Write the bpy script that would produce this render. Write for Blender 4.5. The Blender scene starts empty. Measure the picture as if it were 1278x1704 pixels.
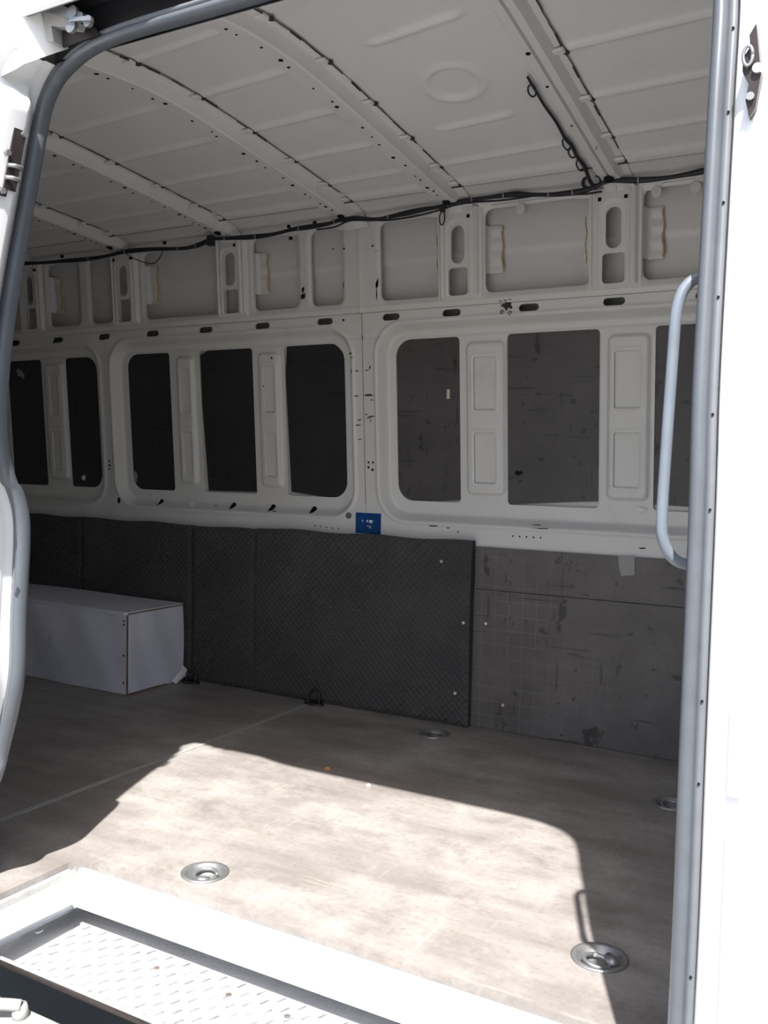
import bpy, bmesh, math, random
import numpy as np
from mathutils import Vector, Matrix

random.seed(7)
rng = np.random.default_rng(7)
SC = bpy.context.scene
COL = SC.collection

# ------------------------------------------------------------------ camera
CAM_YAW, CAM_PITCH, CAM_ROLL = math.radians(29.776), math.radians(-2.9709), math.radians(1.151)
cam_data = bpy.data.cameras.new('camera')
cam_data.sensor_fit = 'VERTICAL'
cam_data.sensor_height = 36.0
cam_data.sensor_width = 27.0
cam_data.lens = 36.0 * 1555.9 / 1704.0
cam_data.clip_start = 0.02
cam_data.clip_end = 200
cam = bpy.data.objects.new('camera', cam_data)
COL.objects.link(cam)
_f = Vector((-math.sin(CAM_YAW) * math.cos(CAM_PITCH), math.cos(CAM_YAW) * math.cos(CAM_PITCH), math.sin(CAM_PITCH)))
_r = Vector((math.cos(CAM_YAW), math.sin(CAM_YAW), 0))
_u = _r.cross(_f)
_r2 = _r * math.cos(CAM_ROLL) + _u * math.sin(CAM_ROLL)
_u2 = -_r * math.sin(CAM_ROLL) + _u * math.cos(CAM_ROLL)
cam.matrix_world = Matrix(((_r2.x, _u2.x, -_f.x, 0), (_r2.y, _u2.y, -_f.y, 0), (_r2.z, _u2.z, -_f.z, 0.95), (0, 0, 0, 1)))
SC.camera = cam

# ------------------------------------------------------------------ light
SUN_DIR = Vector((-0.281, 0.591, -1.0)).normalized()
world = bpy.data.worlds.new('sky')
SC.world = world
world.use_nodes = True
wn = world.node_tree
wn.nodes.clear()
wout = wn.nodes.new('ShaderNodeOutputWorld')
wbg = wn.nodes.new('ShaderNodeBackground')
wsky = wn.nodes.new('ShaderNodeTexSky')
wsky.sky_type = 'NISHITA'
wsky.sun_disc = False
wsky.sun_elevation = math.radians(56.8)
wsky.sun_rotation = math.atan2(0.281, -0.591)
wsky.air_density = 1.0
wsky.dust_density = 2.5
wsky.ozone_density = 1.0
wbg.inputs['Strength'].default_value = 0.27
wn.links.new(wsky.outputs[0], wbg.inputs['Color'])
wn.links.new(wbg.outputs[0], wout.inputs['Surface'])
sun_data = bpy.data.lights.new('sun', 'SUN')
sun_data.energy = 13.0
sun_data.angle = math.radians(0.6)
sun_data.color = (1.0, 0.985, 0.96)
sun = bpy.data.objects.new('sun', sun_data)
sun.rotation_euler = SUN_DIR.to_track_quat('-Z', 'Y').to_euler()
sun.location = (1.5, -3, 6)
COL.objects.link(sun)
SC.view_settings.view_transform = 'Standard'
SC.view_settings.look = 'None'
SC.view_settings.exposure = 0.0
SC.view_settings.gamma = 1.0
SC.view_settings.use_curve_mapping = False


# ------------------------------------------------------------------ materials
def lin(c):
    return tuple(((v / 255) / 12.92 if v / 255 <= 0.04045 else ((v / 255 + 0.055) / 1.055) ** 2.4) for v in c)


class NT:
    def __init__(self, name):
        self.m = bpy.data.materials.new(name)
        self.m.use_nodes = True
        self.t = self.m.node_tree
        self.b = self.t.nodes['Principled BSDF']
        self.co = self.t.nodes.new('ShaderNodeTexCoord').outputs['Object']

    def node(self, kind, **kw):
        n = self.t.nodes.new(kind)
        for k, v in kw.items():
            if k in n.inputs:
                n.inputs[k].default_value = v
            else:
                setattr(n, k, v)
        return n

    def link(self, a, b):
        self.t.links.new(a, b)

    def mapped(self, scale=(1, 1, 1), rot=(0, 0, 0)):
        n = self.node('ShaderNodeMapping')
        n.inputs['Scale'].default_value = scale
        n.inputs['Rotation'].default_value = rot
        self.link(self.co, n.inputs['Vector'])
        return n.outputs[0]

    def noise(self, scale, detail=4, rough=0.6, vec=None, lo=0.4, hi=0.6):
        n = self.node('ShaderNodeTexNoise')
        n.inputs['Scale'].default_value = scale
        n.inputs['Detail'].default_value = detail
        n.inputs['Roughness'].default_value = rough
        self.link(vec or self.co, n.inputs['Vector'])
        r = self.node('ShaderNodeMapRange')
        r.inputs['From Min'].default_value = lo
        r.inputs['From Max'].default_value = hi
        self.link(n.outputs['Fac'], r.inputs['Value'])
        return r.outputs[0]

    def mix(self, fac, a, b):
        n = self.node('ShaderNodeMix', data_type='RGBA')
        if isinstance(fac, (int, float)):
            n.inputs[0].default_value = fac
        else:
            self.link(fac, n.inputs[0])
        for i, v in ((6, a), (7, b)):
            if isinstance(v, tuple):
                n.inputs[i].default_value = (*v[:3], 1)
            else:
                self.link(v, n.inputs[i])
        return n.outputs[2]

    def mul(self, a, k):
        n = self.node('ShaderNodeMath', operation='MULTIPLY')
        self.link(a, n.inputs[0])
        if isinstance(k, (int, float)):
            n.inputs[1].default_value = k
        else:
            self.link(k, n.inputs[1])
        return n.outputs[0]

    def done(self, col, rough=0.5, metal=0.0, spec=0.5, bump=None, bd=0.002):
        if isinstance(col, tuple):
            self.b.inputs['Base Color'].default_value = (*col[:3], 1)
        else:
            self.link(col, self.b.inputs['Base Color'])
        if isinstance(rough, (int, float)):
            self.b.inputs['Roughness'].default_value = rough
        else:
            self.link(rough, self.b.inputs['Roughness'])
        self.b.inputs['Metallic'].default_value = metal
        self.b.inputs['Specular IOR Level'].default_value = spec
        if bump is not None:
            n = self.node('ShaderNodeBump')
            n.inputs['Distance'].default_value = bd
            n.inputs['Strength'].default_value = 0.6
            self.link(bump, n.inputs['Height'])
            self.link(n.outputs[0], self.b.inputs['Normal'])
        return self.m


def simple(name, col, rough=0.5, metal=0.0, spec=0.5, var=0.12, scale=9):
    t = NT(name)
    d = tuple(c * (1 - var) for c in col)
    return t.done(t.mix(t.noise(scale, 5, lo=.35, hi=.7), col, d), rough, metal, spec)


def paint_mat(name, col):
    t = NT(name)
    c = t.mix(t.noise(1.3, 5, lo=.3, hi=.75), col, tuple(v * .93 for v in col))
    c = t.mix(t.mul(t.noise(5, 8, .75, lo=.56, hi=.8), .35), c, (col[0] * .6, col[1] * .58, col[2] * .54))
    c = t.mix(t.mul(t.noise(38, 6, .7, lo=.66, hi=.76), .35), c, (.12, .11, .1))
    return t.done(c, .42, bump=t.noise(160, 2, lo=.2, hi=.8), bd=.0003)


M = {}
M['paint'] = paint_mat('painted_inner_steel', (.66, .652, .632))
M['paint_roof'] = paint_mat('painted_roof_steel', (.69, .687, .68))
M['body'] = simple('white_body_paint', (.80, .80, .79), .28, var=.03)
M['skin'] = paint_mat('outer_skin_paint', (.62, .61, .60))
M['dark_hole'] = simple('dark_hole', (.012, .012, .013), .9, spec=.1)
M['black'] = simple('black_plastic', (.018, .018, .022), .5)
M['cable'] = simple('black_cable_tape', (.012, .012, .018), .55)
M['sealant'] = simple('dark_seam_sealant', (.03, .028, .028), .8)
M['amber'] = simple('amber_glue', (.50, .34, .12), .55, var=.35, scale=40)
M['rubber'] = simple('grey_rubber_seal', (.088, .097, .110), .42, var=.12, scale=30)
M['rubber_strip'] = simple('grey_trim_strip', (.13, .137, .15), .5, var=.12, scale=30)
M['handle'] = simple('grey_blue_handle', (.145, .165, .195), .38, var=.1, scale=25)
M['steel'] = simple('worn_steel', (.36, .36, .36), .42, metal=.75, var=.3, scale=30)
M['darksteel'] = simple('dark_oily_steel', (.045, .036, .034), .4, metal=.4, var=.4, scale=40)
M['zinc'] = simple('zinc_screw', (.85, .84, .80), .3, metal=.7)
M['alu'] = simple('aluminium_strip', (.42, .42, .40), .5, metal=.2, var=.3, scale=25)
M['tape'] = simple('grey_tape', (.30, .29, .28), .5, var=.1)
M['paper'] = simple('white_paper', (.75, .74, .72), .8, var=.08)
M['cream'] = simple('cream_label', (.62, .60, .48), .6)
M['blue'] = simple('blue_sticker', (.005, .055, .21), .35, var=.15, scale=60)
M['blue2'] = simple('pale_blue_line', (.02, .11, .30), .4)
M['whiteprint'] = simple('white_print', (.72, .75, .78), .5)
M['crumb'] = simple('brown_crumb', (.40, .22, .09), .8)
M['rust'] = simple('rusty_bolt', (.12, .09, .075), .7, var=.5, scale=60)
M['concrete'] = simple('pale_concrete', (.26, .255, .25), .9, var=.2, scale=2)
M['chassis'] = simple('dark_underbody', (.03, .025, .022), .8)

# plywood floor: brown phenolic film, worn and dusty
t = NT('worn_brown_plywood_floor')
grain = t.noise(2.2, 6, .65, vec=t.mapped((1.0, 5.0, 1)), lo=.36, hi=.66)
c = t.mix(grain, (.185, .165, .150), (.275, .25, .232))
c = t.mix(t.mul(t.noise(3.1, 7, .7, lo=.46, hi=.72), .8), c, (.40, .375, .345))
c = t.mix(t.mul(t.noise(7, 8, .75, lo=.57, hi=.75), .6), c, (.105, .088, .08))
scr = t.noise(9, 3, .5, vec=t.mapped((.35, 7, 1), (0, 0, .5)), lo=.64, hi=.70)
c = t.mix(t.mul(scr, .25), c, (.48, .41, .32))
c = t.mix(t.mul(t.noise(70, 3, .6, lo=.5, hi=.75), .35), c, (.13, .115, .105))
scr2 = t.noise(11, 3, .5, vec=t.mapped((6, .4, 1), (0, 0, -.35)), lo=.66, hi=.72)
c = t.mix(t.mul(scr2, .3), c, (.45, .40, .34))
chk = t.node('ShaderNodeTexChecker')
chk.inputs['Scale'].default_value = 260
t.link(t.co, chk.inputs['Vector'])
M['floor'] = t.done(c, .5, bump=chk.outputs['Fac'], bd=.0005)

# film-faced plywood wall board: faint printed squares, scuffs
def board_mat(name, a, b, grid=.10):
    t = NT(name)
    c = t.mix(t.noise(4, 6, .7, lo=.35, hi=.68), a, b)
    br = t.node('ShaderNodeTexBrick')
    br.offset = 0.0
    br.inputs['Scale'].default_value = 1.0
    br.inputs['Brick Width'].default_value = .052
    br.inputs['Row Height'].default_value = .052
    br.inputs['Mortar Size'].default_value = .0022
    br.inputs['Color1'].default_value = (0, 0, 0, 1)
    br.inputs['Color2'].default_value = (.18, .18, .18, 1)
    br.inputs['Mortar'].default_value = (1, 1, 1, 1)
    t.link(t.mapped((1, 1, 1), (math.radians(-90), 0, 0)), br.inputs['Vector'])
    patch = t.noise(2.4, 3, lo=.42, hi=.62)
    g = t.mul(br.outputs['Color'], patch)
    c = t.mix(t.mul(g, grid * 4), c, tuple(min(1, v * 1.5) for v in b))
    c = t.mix(t.mul(t.noise(9, 4, .6, vec=t.mapped((1.3, 1, .7), (0, .4, 0)), lo=.635, hi=.67), .8), c, tuple(v * .3 for v in a))
    c = t.mix(t.mul(t.noise(14, 2, .5, vec=t.mapped((.25, 1, 4), (0, .12, 0)), lo=.67, hi=.71), .6), c, tuple(v * .3 for v in a))
    c = t.mix(t.mul(t.noise(21, 3, .6, vec=t.mapped((1, 1, 1.4), (0, -.5, 0)), lo=.645, hi=.68), .7), c, tuple(v * .3 for v in a))
    c = t.mix(t.mul(t.noise(10, 2, .5, vec=t.mapped((4, 1, .5), (0, .5, 0)), lo=.66, hi=.70), .5), c, tuple(v * .3 for v in a))
    wv = t.node('ShaderNodeTexChecker')
    wv.inputs['Scale'].default_value = 300
    t.link(t.co, wv.inputs['Vector'])
    return t.done(c, .5, bump=wv.outputs['Fac'], bd=.0003)

M['board'] = board_mat('grey_film_plywood', (.085, .076, .074), (.135, .122, .118))
M['infill_grey'] = board_mat('grey_infill_board', (.060, .055, .056), (.085, .078, .078), .03)
M['infill_black'] = board_mat('black_infill_board', (.016, .016, .019), (.024, .024, .028), .0)
t = NT('charcoal_quilted_blanket')
c = t.mix(t.noise(3, 5, lo=.35, hi=.7), (.055, .053, .055), (.082, .077, .075))
c = t.mix(t.mul(t.noise(6, 6, .7, lo=.62, hi=.75), .4), c, (.11, .10, .075))
M['quilt'] = t.done(c, .85, spec=.2, bump=t.noise(350, 2, lo=.2, hi=.8), bd=.0008)
t = NT('white_painted_box_board')
c = t.mix(t.noise(3, 6, .7, lo=.35, hi=.7), (.74, .74, .82), (.62, .62, .70))
c = t.mix(t.mul(t.noise(8, 6, .7, vec=t.mapped((1, 1, .4)), lo=.60, hi=.74), .5), c, (.16, .15, .15))
M['boxboard'] = t.done(c, .6)
M['boxedge'] = simple('raw_plywood_edge', (.24, .13, .08), .75, var=.4, scale=40)
t = NT('dusty_grey_step_plastic')
c = t.mix(t.noise(6, 7, .7, lo=.35, hi=.7), (.56, .56, .57), (.68, .68, .68))
c = t.mix(t.mul(t.noise(60, 4, .7, lo=.6, hi=.7), .7), c, (.72, .72, .7))
M['step'] = t.done(c, .6, bump=t.noise(90, 4, lo=.3, hi=.7), bd=.0015)


M['tread'] = simple('worn_tread_plastic', (.20, .20, .21), .7, var=.6, scale=40)


# ------------------------------------------------------------------ helpers
def mesh(name, V, F, mat, parent=None, origin=None, smooth=False):
    """One mesh object; V in world coordinates; origin = the thing's base."""
    if parent is not None:
        o0 = Vector(parent.get('_o', (0, 0, 0)))
    else:
        o0 = Vector(origin or (0, 0, 0))
    V = np.asarray(V, float) - np.array(o0)
    me = bpy.data.meshes.new(name)
    me.from_pydata(V.tolist(), [], F if isinstance(F, list) else F.tolist())
    me.update()
    if smooth:
        me.shade_smooth()
    me.materials.append(mat)
    ob = bpy.data.objects.new(name, me)
    COL.objects.link(ob)
    if parent is not None:
        ob.parent = parent
        po = parent.get('_l', None)
        ob['_o'] = tuple(o0)
    else:
        ob.location = o0
        ob['_o'] = tuple(o0)
    return ob


def thing(name, loc, label=None, cat=None, group=None, kind=None):
    o = bpy.data.objects.new(name, None)
    o.empty_display_size = .05
    COL.objects.link(o)
    o.location = loc
    o['_o'] = tuple(loc)
    tag(o, label, cat, group, kind)
    return o


def tag(o, label=None, cat=None, group=None, kind=None):
    if label: o['label'] = label
    if cat: o['category'] = cat
    if group: o['group'] = group
    if kind: o['kind'] = kind
    return o


class MB:
    def __init__(self):
        self.v, self.f = [], []

    def add(self, V, F):
        n = len(self.v)
        self.v += [tuple(p) for p in V]
        self.f += [tuple(i + n for i in f) for f in F]
        return self

    def box(self, x0, x1, y0, y1, z0, z1, bev=0):
        x0, x1 = min(x0, x1), max(x0, x1)
        y0, y1 = min(y0, y1), max(y0, y1)
        z0, z1 = min(z0, z1), max(z0, z1)
        if bev <= 0:
            V = [(x, y, z) for z in (z0, z1) for y in (y0, y1) for x in (x0, x1)]
            return self.add(V, [(0, 2, 3, 1), (4, 5, 7, 6), (0, 1, 5, 4), (2, 6, 7, 3), (0, 4, 6, 2), (1, 3, 7, 5)])
        bm = bmesh.new()
        bmesh.ops.create_cube(bm, size=1, matrix=Matrix.Translation(((x0 + x1) / 2, (y0 + y1) / 2, (z0 + z1) / 2)) @ Matrix.Diagonal((x1 - x0, y1 - y0, z1 - z0, 1)))
        bmesh.ops.bevel(bm, geom=bm.edges[:], offset=bev, segments=2, affect='EDGES', profile=.5)
        bm.verts.index_update()
        self.add([v.co[:] for v in bm.verts], [[v.index for v in f.verts] for f in bm.faces])
        bm.free()
        return self

    def tube(self, path, r, n=8, cap=True):
        P = [Vector(p) for p in path]
        R = r if hasattr(r, '__len__') else [r] * len(P)
        T = [(P[min(i + 1, len(P) - 1)] - P[max(i - 1, 0)]).normalized() for i in range(len(P))]
        a = Vector((0, 0, 1)) if abs(T[0].z) < .9 else Vector((1, 0, 0))
        N = (a - T[0] * a.dot(T[0])).normalized()
        V = []
        for i, p in enumerate(P):
            N = (N - T[i] * N.dot(T[i])).normalized()
            B = T[i].cross(N)
            for k in range(n):
                an = 2 * math.pi * k / n
                V.append(p + (N * math.cos(an) + B * math.sin(an)) * R[i])
        F = [(i * n + k, i * n + (k + 1) % n, (i + 1) * n + (k + 1) % n, (i + 1) * n + k) for i in range(len(P) - 1) for k in range(n)]
        if cap:
            F += [tuple(range(n))[::-1], tuple(range((len(P) - 1) * n, len(P) * n))]
        return self.add(V, F)

    def disc(self, c, nrm, r, h=.002, n=12, sx=1.0):
        c, nrm = Vector(c), Vector(nrm).normalized()
        a = Vector((1, 0, 0)) if abs(nrm.x) < .9 else Vector((0, 1, 0))
        u = (a - nrm * a.dot(nrm)).normalized()
        w = nrm.cross(u)
        V = [c + (u * math.cos(2 * math.pi * k / n) * sx + w * math.sin(2 * math.pi * k / n)) * r + nrm * o for o in (-h, h) for k in range(n)]
        F = [tuple(range(n))[::-1], tuple(range(n, 2 * n))] + [(k, (k + 1) % n, n + (k + 1) % n, n + k) for k in range(n)]
        return self.add(V, F)

    def lathe(self, c, prof, n=24, sx=1.0, sy=1.0, rot=0.0):
        cr, sr = math.cos(rot), math.sin(rot)
        V = []
        for (r, z) in prof:
            for k in range(n):
                a = 2 * math.pi * k / n
                x, y = r * math.cos(a) * sx, r * math.sin(a) * sy
                V.append((c[0] + x * cr - y * sr, c[1] + x * sr + y * cr, c[2] + z))
        F = [(i * n + k, i * n + (k + 1) % n, (i + 1) * n + (k + 1) % n, (i + 1) * n + k) for i in range(len(prof) - 1) for k in range(n)]
        return self.add(V, F)

    def prism(self, poly, y0, y1):
        """polygon in x,z extruded along y"""
        n = len(poly)
        V = [(x, y0, z) for x, z in poly] + [(x, y1, z) for x, z in poly]
        return self.add(V, [tuple(range(n)), tuple(range(n, 2 * n))[::-1]] + [(k, (k + 1) % n, n + (k + 1) % n, n + k) for k in range(n)])

    def grid(self, rows):
        n = len(rows[0])
        V = [p for r in rows for p in r]
        return self.add(V, [(i * n + k, i * n + k + 1, (i + 1) * n + k + 1, (i + 1) * n + k) for i in range(len(rows) - 1) for k in range(n - 1)])

    def build(self, name, mat, parent=None, origin=None, smooth=False):
        return mesh(name, self.v, self.f, mat, parent, origin, smooth)


def catmull(P, sub=6):
    P = [Vector(p) for p in P]
    out = []
    for i in range(len(P) - 1):
        p0, p1, p2, p3 = P[max(i - 1, 0)], P[i], P[i + 1], P[min(i + 2, len(P) - 1)]
        for k in range(sub):
            t = k / sub
            out.append(.5 * ((2 * p1) + (p2 - p0) * t + (2 * p0 - 5 * p1 + 4 * p2 - p3) * t * t + (3 * p1 - p0 - 3 * p2 + p3) * t ** 3))
    out.append(P[-1])
    return out


def sd_rr(x, z, x0, x1, z0, z1, r, rr=None):
    """signed distance to a rounded rectangle, negative inside; r on the low-x side, rr on the high-x side"""
    cx, cz = (x0 + x1) / 2, (z0 + z1) / 2
    R = r if rr is None else np.where(x < cx, r, rr)
    qx = np.abs(x - cx) - (x1 - x0) / 2 + R
    qz = np.abs(z - cz) - (z1 - z0) / 2 + R
    return np.minimum(np.maximum(qx, qz), 0) + np.hypot(np.maximum(qx, 0), np.maximum(qz, 0)) - R


def sst(t):
    t = np.clip(t, 0, 1)
    return t * t * (3 - 2 * t)


def sheet(name, u0, u1, v0, v1, step, fmap, mat, parent, sdf=None, lip=None, origin=None, smooth=True, border=False):
    """pressed sheet metal: a fine grid with clean cut holes (sdf < 0) and turned-in edges (lip vector)"""
    nu, nv = max(2, int(round((u1 - u0) / step)) + 1), max(2, int(round((v1 - v0) / step)) + 1)
    U, Vv = np.meshgrid(np.linspace(u0, u1, nu), np.linspace(v0, v1, nv))
    idx = np.arange(nu * nv).reshape(nv, nu)
    q = np.stack([idx[:-1, :-1], idx[:-1, 1:], idx[1:, 1:], idx[1:, :-1]], -1).reshape(-1, 4)
    tris = np.zeros((0, 3), int)
    if sdf is not None:
        e = step * .05
        for it in range(2):
            s = sdf(U, Vv)
            gx = (sdf(U + e, Vv) - sdf(U - e, Vv)) / (2 * e)
            gz = (sdf(U, Vv + e) - sdf(U, Vv - e)) / (2 * e)
            g2 = np.maximum(gx * gx + gz * gz, .25)
            near = np.abs(s) < step * .56
            U = np.where(near, U - s * gx / g2, U)
            Vv = np.where(near, Vv - s * gz / g2, Vv)
        s = sdf(U, Vv).ravel()
        ins = s < -step * .2
        cnt = ins[q].sum(1)
        one = q[cnt == 1]
        if len(one):
            k = ins[one].argmax(1)
            tris = np.stack([one[np.arange(len(one)), (k + j) % 4] for j in (1, 2, 3)], -1)
        q = q[cnt == 0]
    X, Y, Z = fmap(U, Vv)
    P = np.stack([np.broadcast_to(a, U.shape) for a in (X, Y, Z)], -1).reshape(-1, 3).astype(float)
    F = q.tolist() + tris.tolist()
    if lip is not None:
        ed = np.concatenate([q[:, [i, (i + 1) % 4]] for i in range(4)] + [tris[:, [i, (i + 1) % 3]] for i in range(3)])
        key = np.sort(ed, 1)
        un, inv, ct = np.unique(key, axis=0, return_inverse=True, return_counts=True)
        b = ed[ct[inv.ravel()] == 1]
        if not border:
            iu, iv = b % nu, b // nu
            onb = ((iu == 0).all(1) | (iu == nu - 1).all(1) | (iv == 0).all(1) | (iv == nv - 1).all(1))
            b = b[~onb]
        n0 = len(P)
        vs, inv2 = np.unique(b, return_inverse=True)
        inv2 = inv2.reshape(b.shape)
        A = P[vs]
        Bv = A + np.array(lip)
        P = np.concatenate([P, A, Bv])
        m = len(vs)
        F += np.stack([n0 + inv2[:, 1], n0 + inv2[:, 0], n0 + m + inv2[:, 0], n0 + m + inv2[:, 1]], -1).tolist()
    used = np.unique(np.array([i for f in F for i in f]))
    rem = np.full(len(P), -1)
    rem[used] = np.arange(len(used))
    P = P[used]
    F = [tuple(rem[list(f)]) for f in F]
    F = [tuple(int(i) for i in f) for f in F]
    return mesh(name, P, F, mat, parent, origin, smooth)


# ------------------------------------------------------------------ geometry of the van body
X_L, X_R = -4.30, 0.12            # rear doors and bulkhead
Y_FAR = 3.09


def yw(z):                        # far side wall, leaning in above the belt
    return 3.10 - .079 * np.maximum(0, z - .77)


def zr(y):                        # roof skin
    return 2.038 - .145 * np.sqrt((y - 1.9) ** 2 + .04)


def zx(x, y):                     # the roof crowns a little towards the front
    e = np.interp(x, [-4, -3, -2.4, -1.8, -1.38, -.83, -.3], [-.062, -.058, -.047, -.023, 0, .060, .085])
    return zr(y) + e * (2.88 - np.maximum(y, 1.8)) * sst((y - 1.34) / .3)


# ground outside
gr = mesh('ground', [(-14, -14, -.65), (14, -14, -.65), (14, 14, -.65), (-14, 14, -.65)], [(0, 1, 2, 3)], M['concrete'])
tag(gr, 'pale sunlit concrete ground outside the van', kind='structure')

# ---- floor -----------------------------------------------------------------
ANCHORS = [(-1.39, 1.633), (-.50, 1.751), (-1.448, 2.92), (-.573, 2.681)]
floor = thing('floor', (0, 0, 0), 'worn brown plywood load floor of the van', kind='structure')


def floor_sdf(x, y):
    s = sd_rr(x, y, -1.695, -.33, .9, 1.530, .03)
    for ax, ay in ANCHORS:
        s = np.minimum(s, np.hypot(x - ax, y - ay) - .045)
    return s


sheet('floor_board', -2.040, X_R, 1.24, 3.088, .012, lambda u, v: (u, v, 0 * u), M['floor'], floor, floor_sdf, (0, 0, -.014), smooth=False, border=True)
sheet('floor_board', X_L, -2.046, 1.24, 3.088, .05, lambda u, v: (u, v, 0 * u), M['floor'], floor, None, (0, 0, -.014), smooth=False, border=True)
MB().box(X_L, X_R, 1.70, 3.20, -.05, -.04).build('floor_pan', M['chassis'], floor)
st = MB().box(-2.052, -2.034, 1.245, 3.03, .0, .0025, .001).build('trim_1', M['alu'])
tag(st, 'thin aluminium strip covering the floor board joint', kind='structure')

# ---- far wall ----------------------------------------------------------------
wall = thing('wall_far', (0, 0, 0), 'white painted steel far side wall of the van', kind='structure')
BAYS = [(-1.793, -.517), (-3.180, -1.904), (-4.46, -3.252)]
KD = 1.0137                        # parallax of things 42 mm further back


def kx(x): return x * KD
OPEN = [  # x0,x1, radius left, radius right
    (-1.733, -1.469, .065, .016), (-1.283, -.951, .014, .014), (-.766, -.560, .014, .065),
    (-3.117, -2.865, .060, .014), (-2.697, -2.411, .014, .014), (-2.250, -1.963, .014, .065),
    (-3.516, -3.310, .014, .065), (-3.925, -3.680, .014, .014), (-4.29, -4.08, .05, .014)]
OZ = (.811, 1.414)
MULL = [(-1.428, -1.284, -1.397, -1.315), (-.913, -.779, -.890, -.804), (-2.800, -2.712, -2.772, -2.723),
        (-2.360, -2.262, -2.326, -2.277), (-3.625, -3.505, -3.585, -3.533), (-4.04, -3.95, -4.02, -3.97)]
SLOTS = [-1.728, -1.480, -1.187, -.892, -.598, -.30, -2.022, -2.323, -2.618, -2.917, -3.210, -3.510, -3.806, -4.10]
LOWHOLES = [-3.173, -2.948, -2.536, -2.329, -2.123]


def wall_depth(x, z):
    d = np.zeros_like(x)
    for (a, b) in BAYS:
        s = sd_rr(x, z, a, b, .735, 1.468, .115)
        d += .042 * sst(-s / .030)
        d += -.006 * np.exp(-((s - .004) / .008) ** 2)
    for (a, b, e0, e1) in MULL:
        s = sd_rr(x, z, a * 1.006, b * 1.006, .846, 1.388, .02)
        d -= .016 * sst(.5 - s / .014)
        for (z0, z1) in ((1.148, 1.337), (.884, 1.068)):
            s2 = sd_rr(x, z, e0 * 1.0078, e1 * 1.0078, z0, z1, .008)
            d -= .003 * np.exp(-((s2 - .008) / .004) ** 2)
    d += .004 * np.exp(-((z - 1.425) / .006) ** 2) * (np.abs(x + 1.2) < 9)
    return d


def wall_sdf(x, z):
    s = np.full_like(x, 9.)
    for (a, b, r1, r2) in OPEN:
        s = np.minimum(s, sd_rr(x, z, a, b, OZ[0], OZ[1], r1, r2))
    for (a, b, e0, e1) in MULL:
        for (z0, z1) in ((1.148, 1.337), (.884, 1.068)):
            s = np.minimum(s, sd_rr(x, z, e0 * 1.0078, e1 * 1.0078, z0, z1, .007))
    for c in SLOTS:
        s = np.minimum(s, sd_rr(x, z, c - .0365, c + .0365, 1.4805, 1.5055, .0124))
    for c in LOWHOLES:
        s = np.minimum(s, np.hypot(x - c, z - .757) - .0145)
    return s


def wall_map(off=0.0):
    return lambda u, v: (u, yw(v) + wall_depth(u, v) + off, v)


sheet('side_panel', -1.8535, X_R, .62, 1.5135, .004, wall_map(), M['paint'], wall, wall_sdf, (0, .007, 0))
sheet('side_panel', -3.215, -1.8555, .62, 1.5135, .005, wall_map(.0008), M['paint'], wall, wall_sdf, (0, .007, 0))
sheet('side_panel', X_L, -3.216, .62, 1.5135, .006, wall_map(), M['paint'], wall, wall_sdf, (0, .007, 0))

MB().tube([(-1.8545, float(yw(z)) + .0004, z) for z in np.linspace(.79, 1.513, 12)], .0012, 5).build('panel_seam', M['sealant'], wall)
MB().tube([(-1.8545, float(yw(1.514)) + .0002, 1.514), (X_R, float(yw(1.514)) + .0002, 1.514)], .0009, 5).build('panel_seam', M['sealant'], wall)
for (a, b, e0, e1) in MULL:
    for (z0, z1) in ((1.148, 1.337), (.884, 1.068)):
        x0, x1 = e0 * 1.0078 - .012, e1 * 1.0078 + .012
        MB().add([(x, float(yw(z)) + .0355, z) for x, z in ((x0, z0 - .012), (x1, z0 - .012), (x1, z1 + .012), (x0, z1 + .012))], [(0, 1, 2, 3)]).build('mullion_inner_sheet', M['paint'], wall)
for c in LOWHOLES:
    MB().disc((c, float(yw(.757)) + .05, .757), (0, 1, 0), .022, .003, 16).build('hole_shade_disc', M['dark_hole'], wall)  # disc added behind each hole, the cavity's shade put into its dark colour
# upper frame between the belt and the roof rail
RIBS = [-.89, -1.443, -2.461, -3.056, -3.658]
UBAYS = [(-1.772, -1.520), (-1.350, -.972), (-.802, -.42), (-2.082, -1.936), (-2.362, -2.140), (-2.955, -2.530),
         (-3.286, -3.148), (-3.556, -3.350), (-4.18, -3.722)]


def upper_sdf(x, z):
    s = np.full_like(x, 9.)
    for (a, b) in UBAYS:
        s = np.minimum(s, sd_rr(x, z, a, b, 1.553, 1.838, .028))
    for c in RIBS:
        s = np.minimum(s, sd_rr(x, z, c - .045, c + .045, 1.547, 1.80, .01))
    return s


def upper_depth(x, z):
    d = np.zeros_like(x)
    s = np.full_like(x, 9.)
    for (a, b) in UBAYS:
        s = np.minimum(s, sd_rr(x, z, a, b, 1.553, 1.838, .028))
    d += .006 * np.exp(-(s / .007) ** 2)
    d += -.003 * np.exp(-((x + 1.858) / .01) ** 2)
    d += -.004 * np.exp(-((z - 1.532) / .006) ** 2)
    return d


sheet('upper_frame', X_L, X_R, 1.5145, 1.846, .005, lambda u, v: (u, yw(v) + upper_depth(u, v) - .0012, v), M['paint'], wall, upper_sdf, (0, .010, 0))


# outer skin seen through the upper bays
def skin_y(z):
    return yw(z) + .058 + .006 * np.tanh((z - 1.700) / .006) + np.where(z < 1.5, .05, 0)


sheet('outer_skin', X_L, X_R, -.06, 1.93, .03, lambda u, v: (u, yw(v) + .115, v), M['skin'], wall)
sheet('outer_skin', X_L, X_R, 1.525, 1.90, .0075, lambda u, v: (u, yw(v) + .058 - .0045 * np.tanh((v - 1.700) / .005) - .05 * sst((1.56 - v) / .035) , v), M['skin'], wall)


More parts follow.
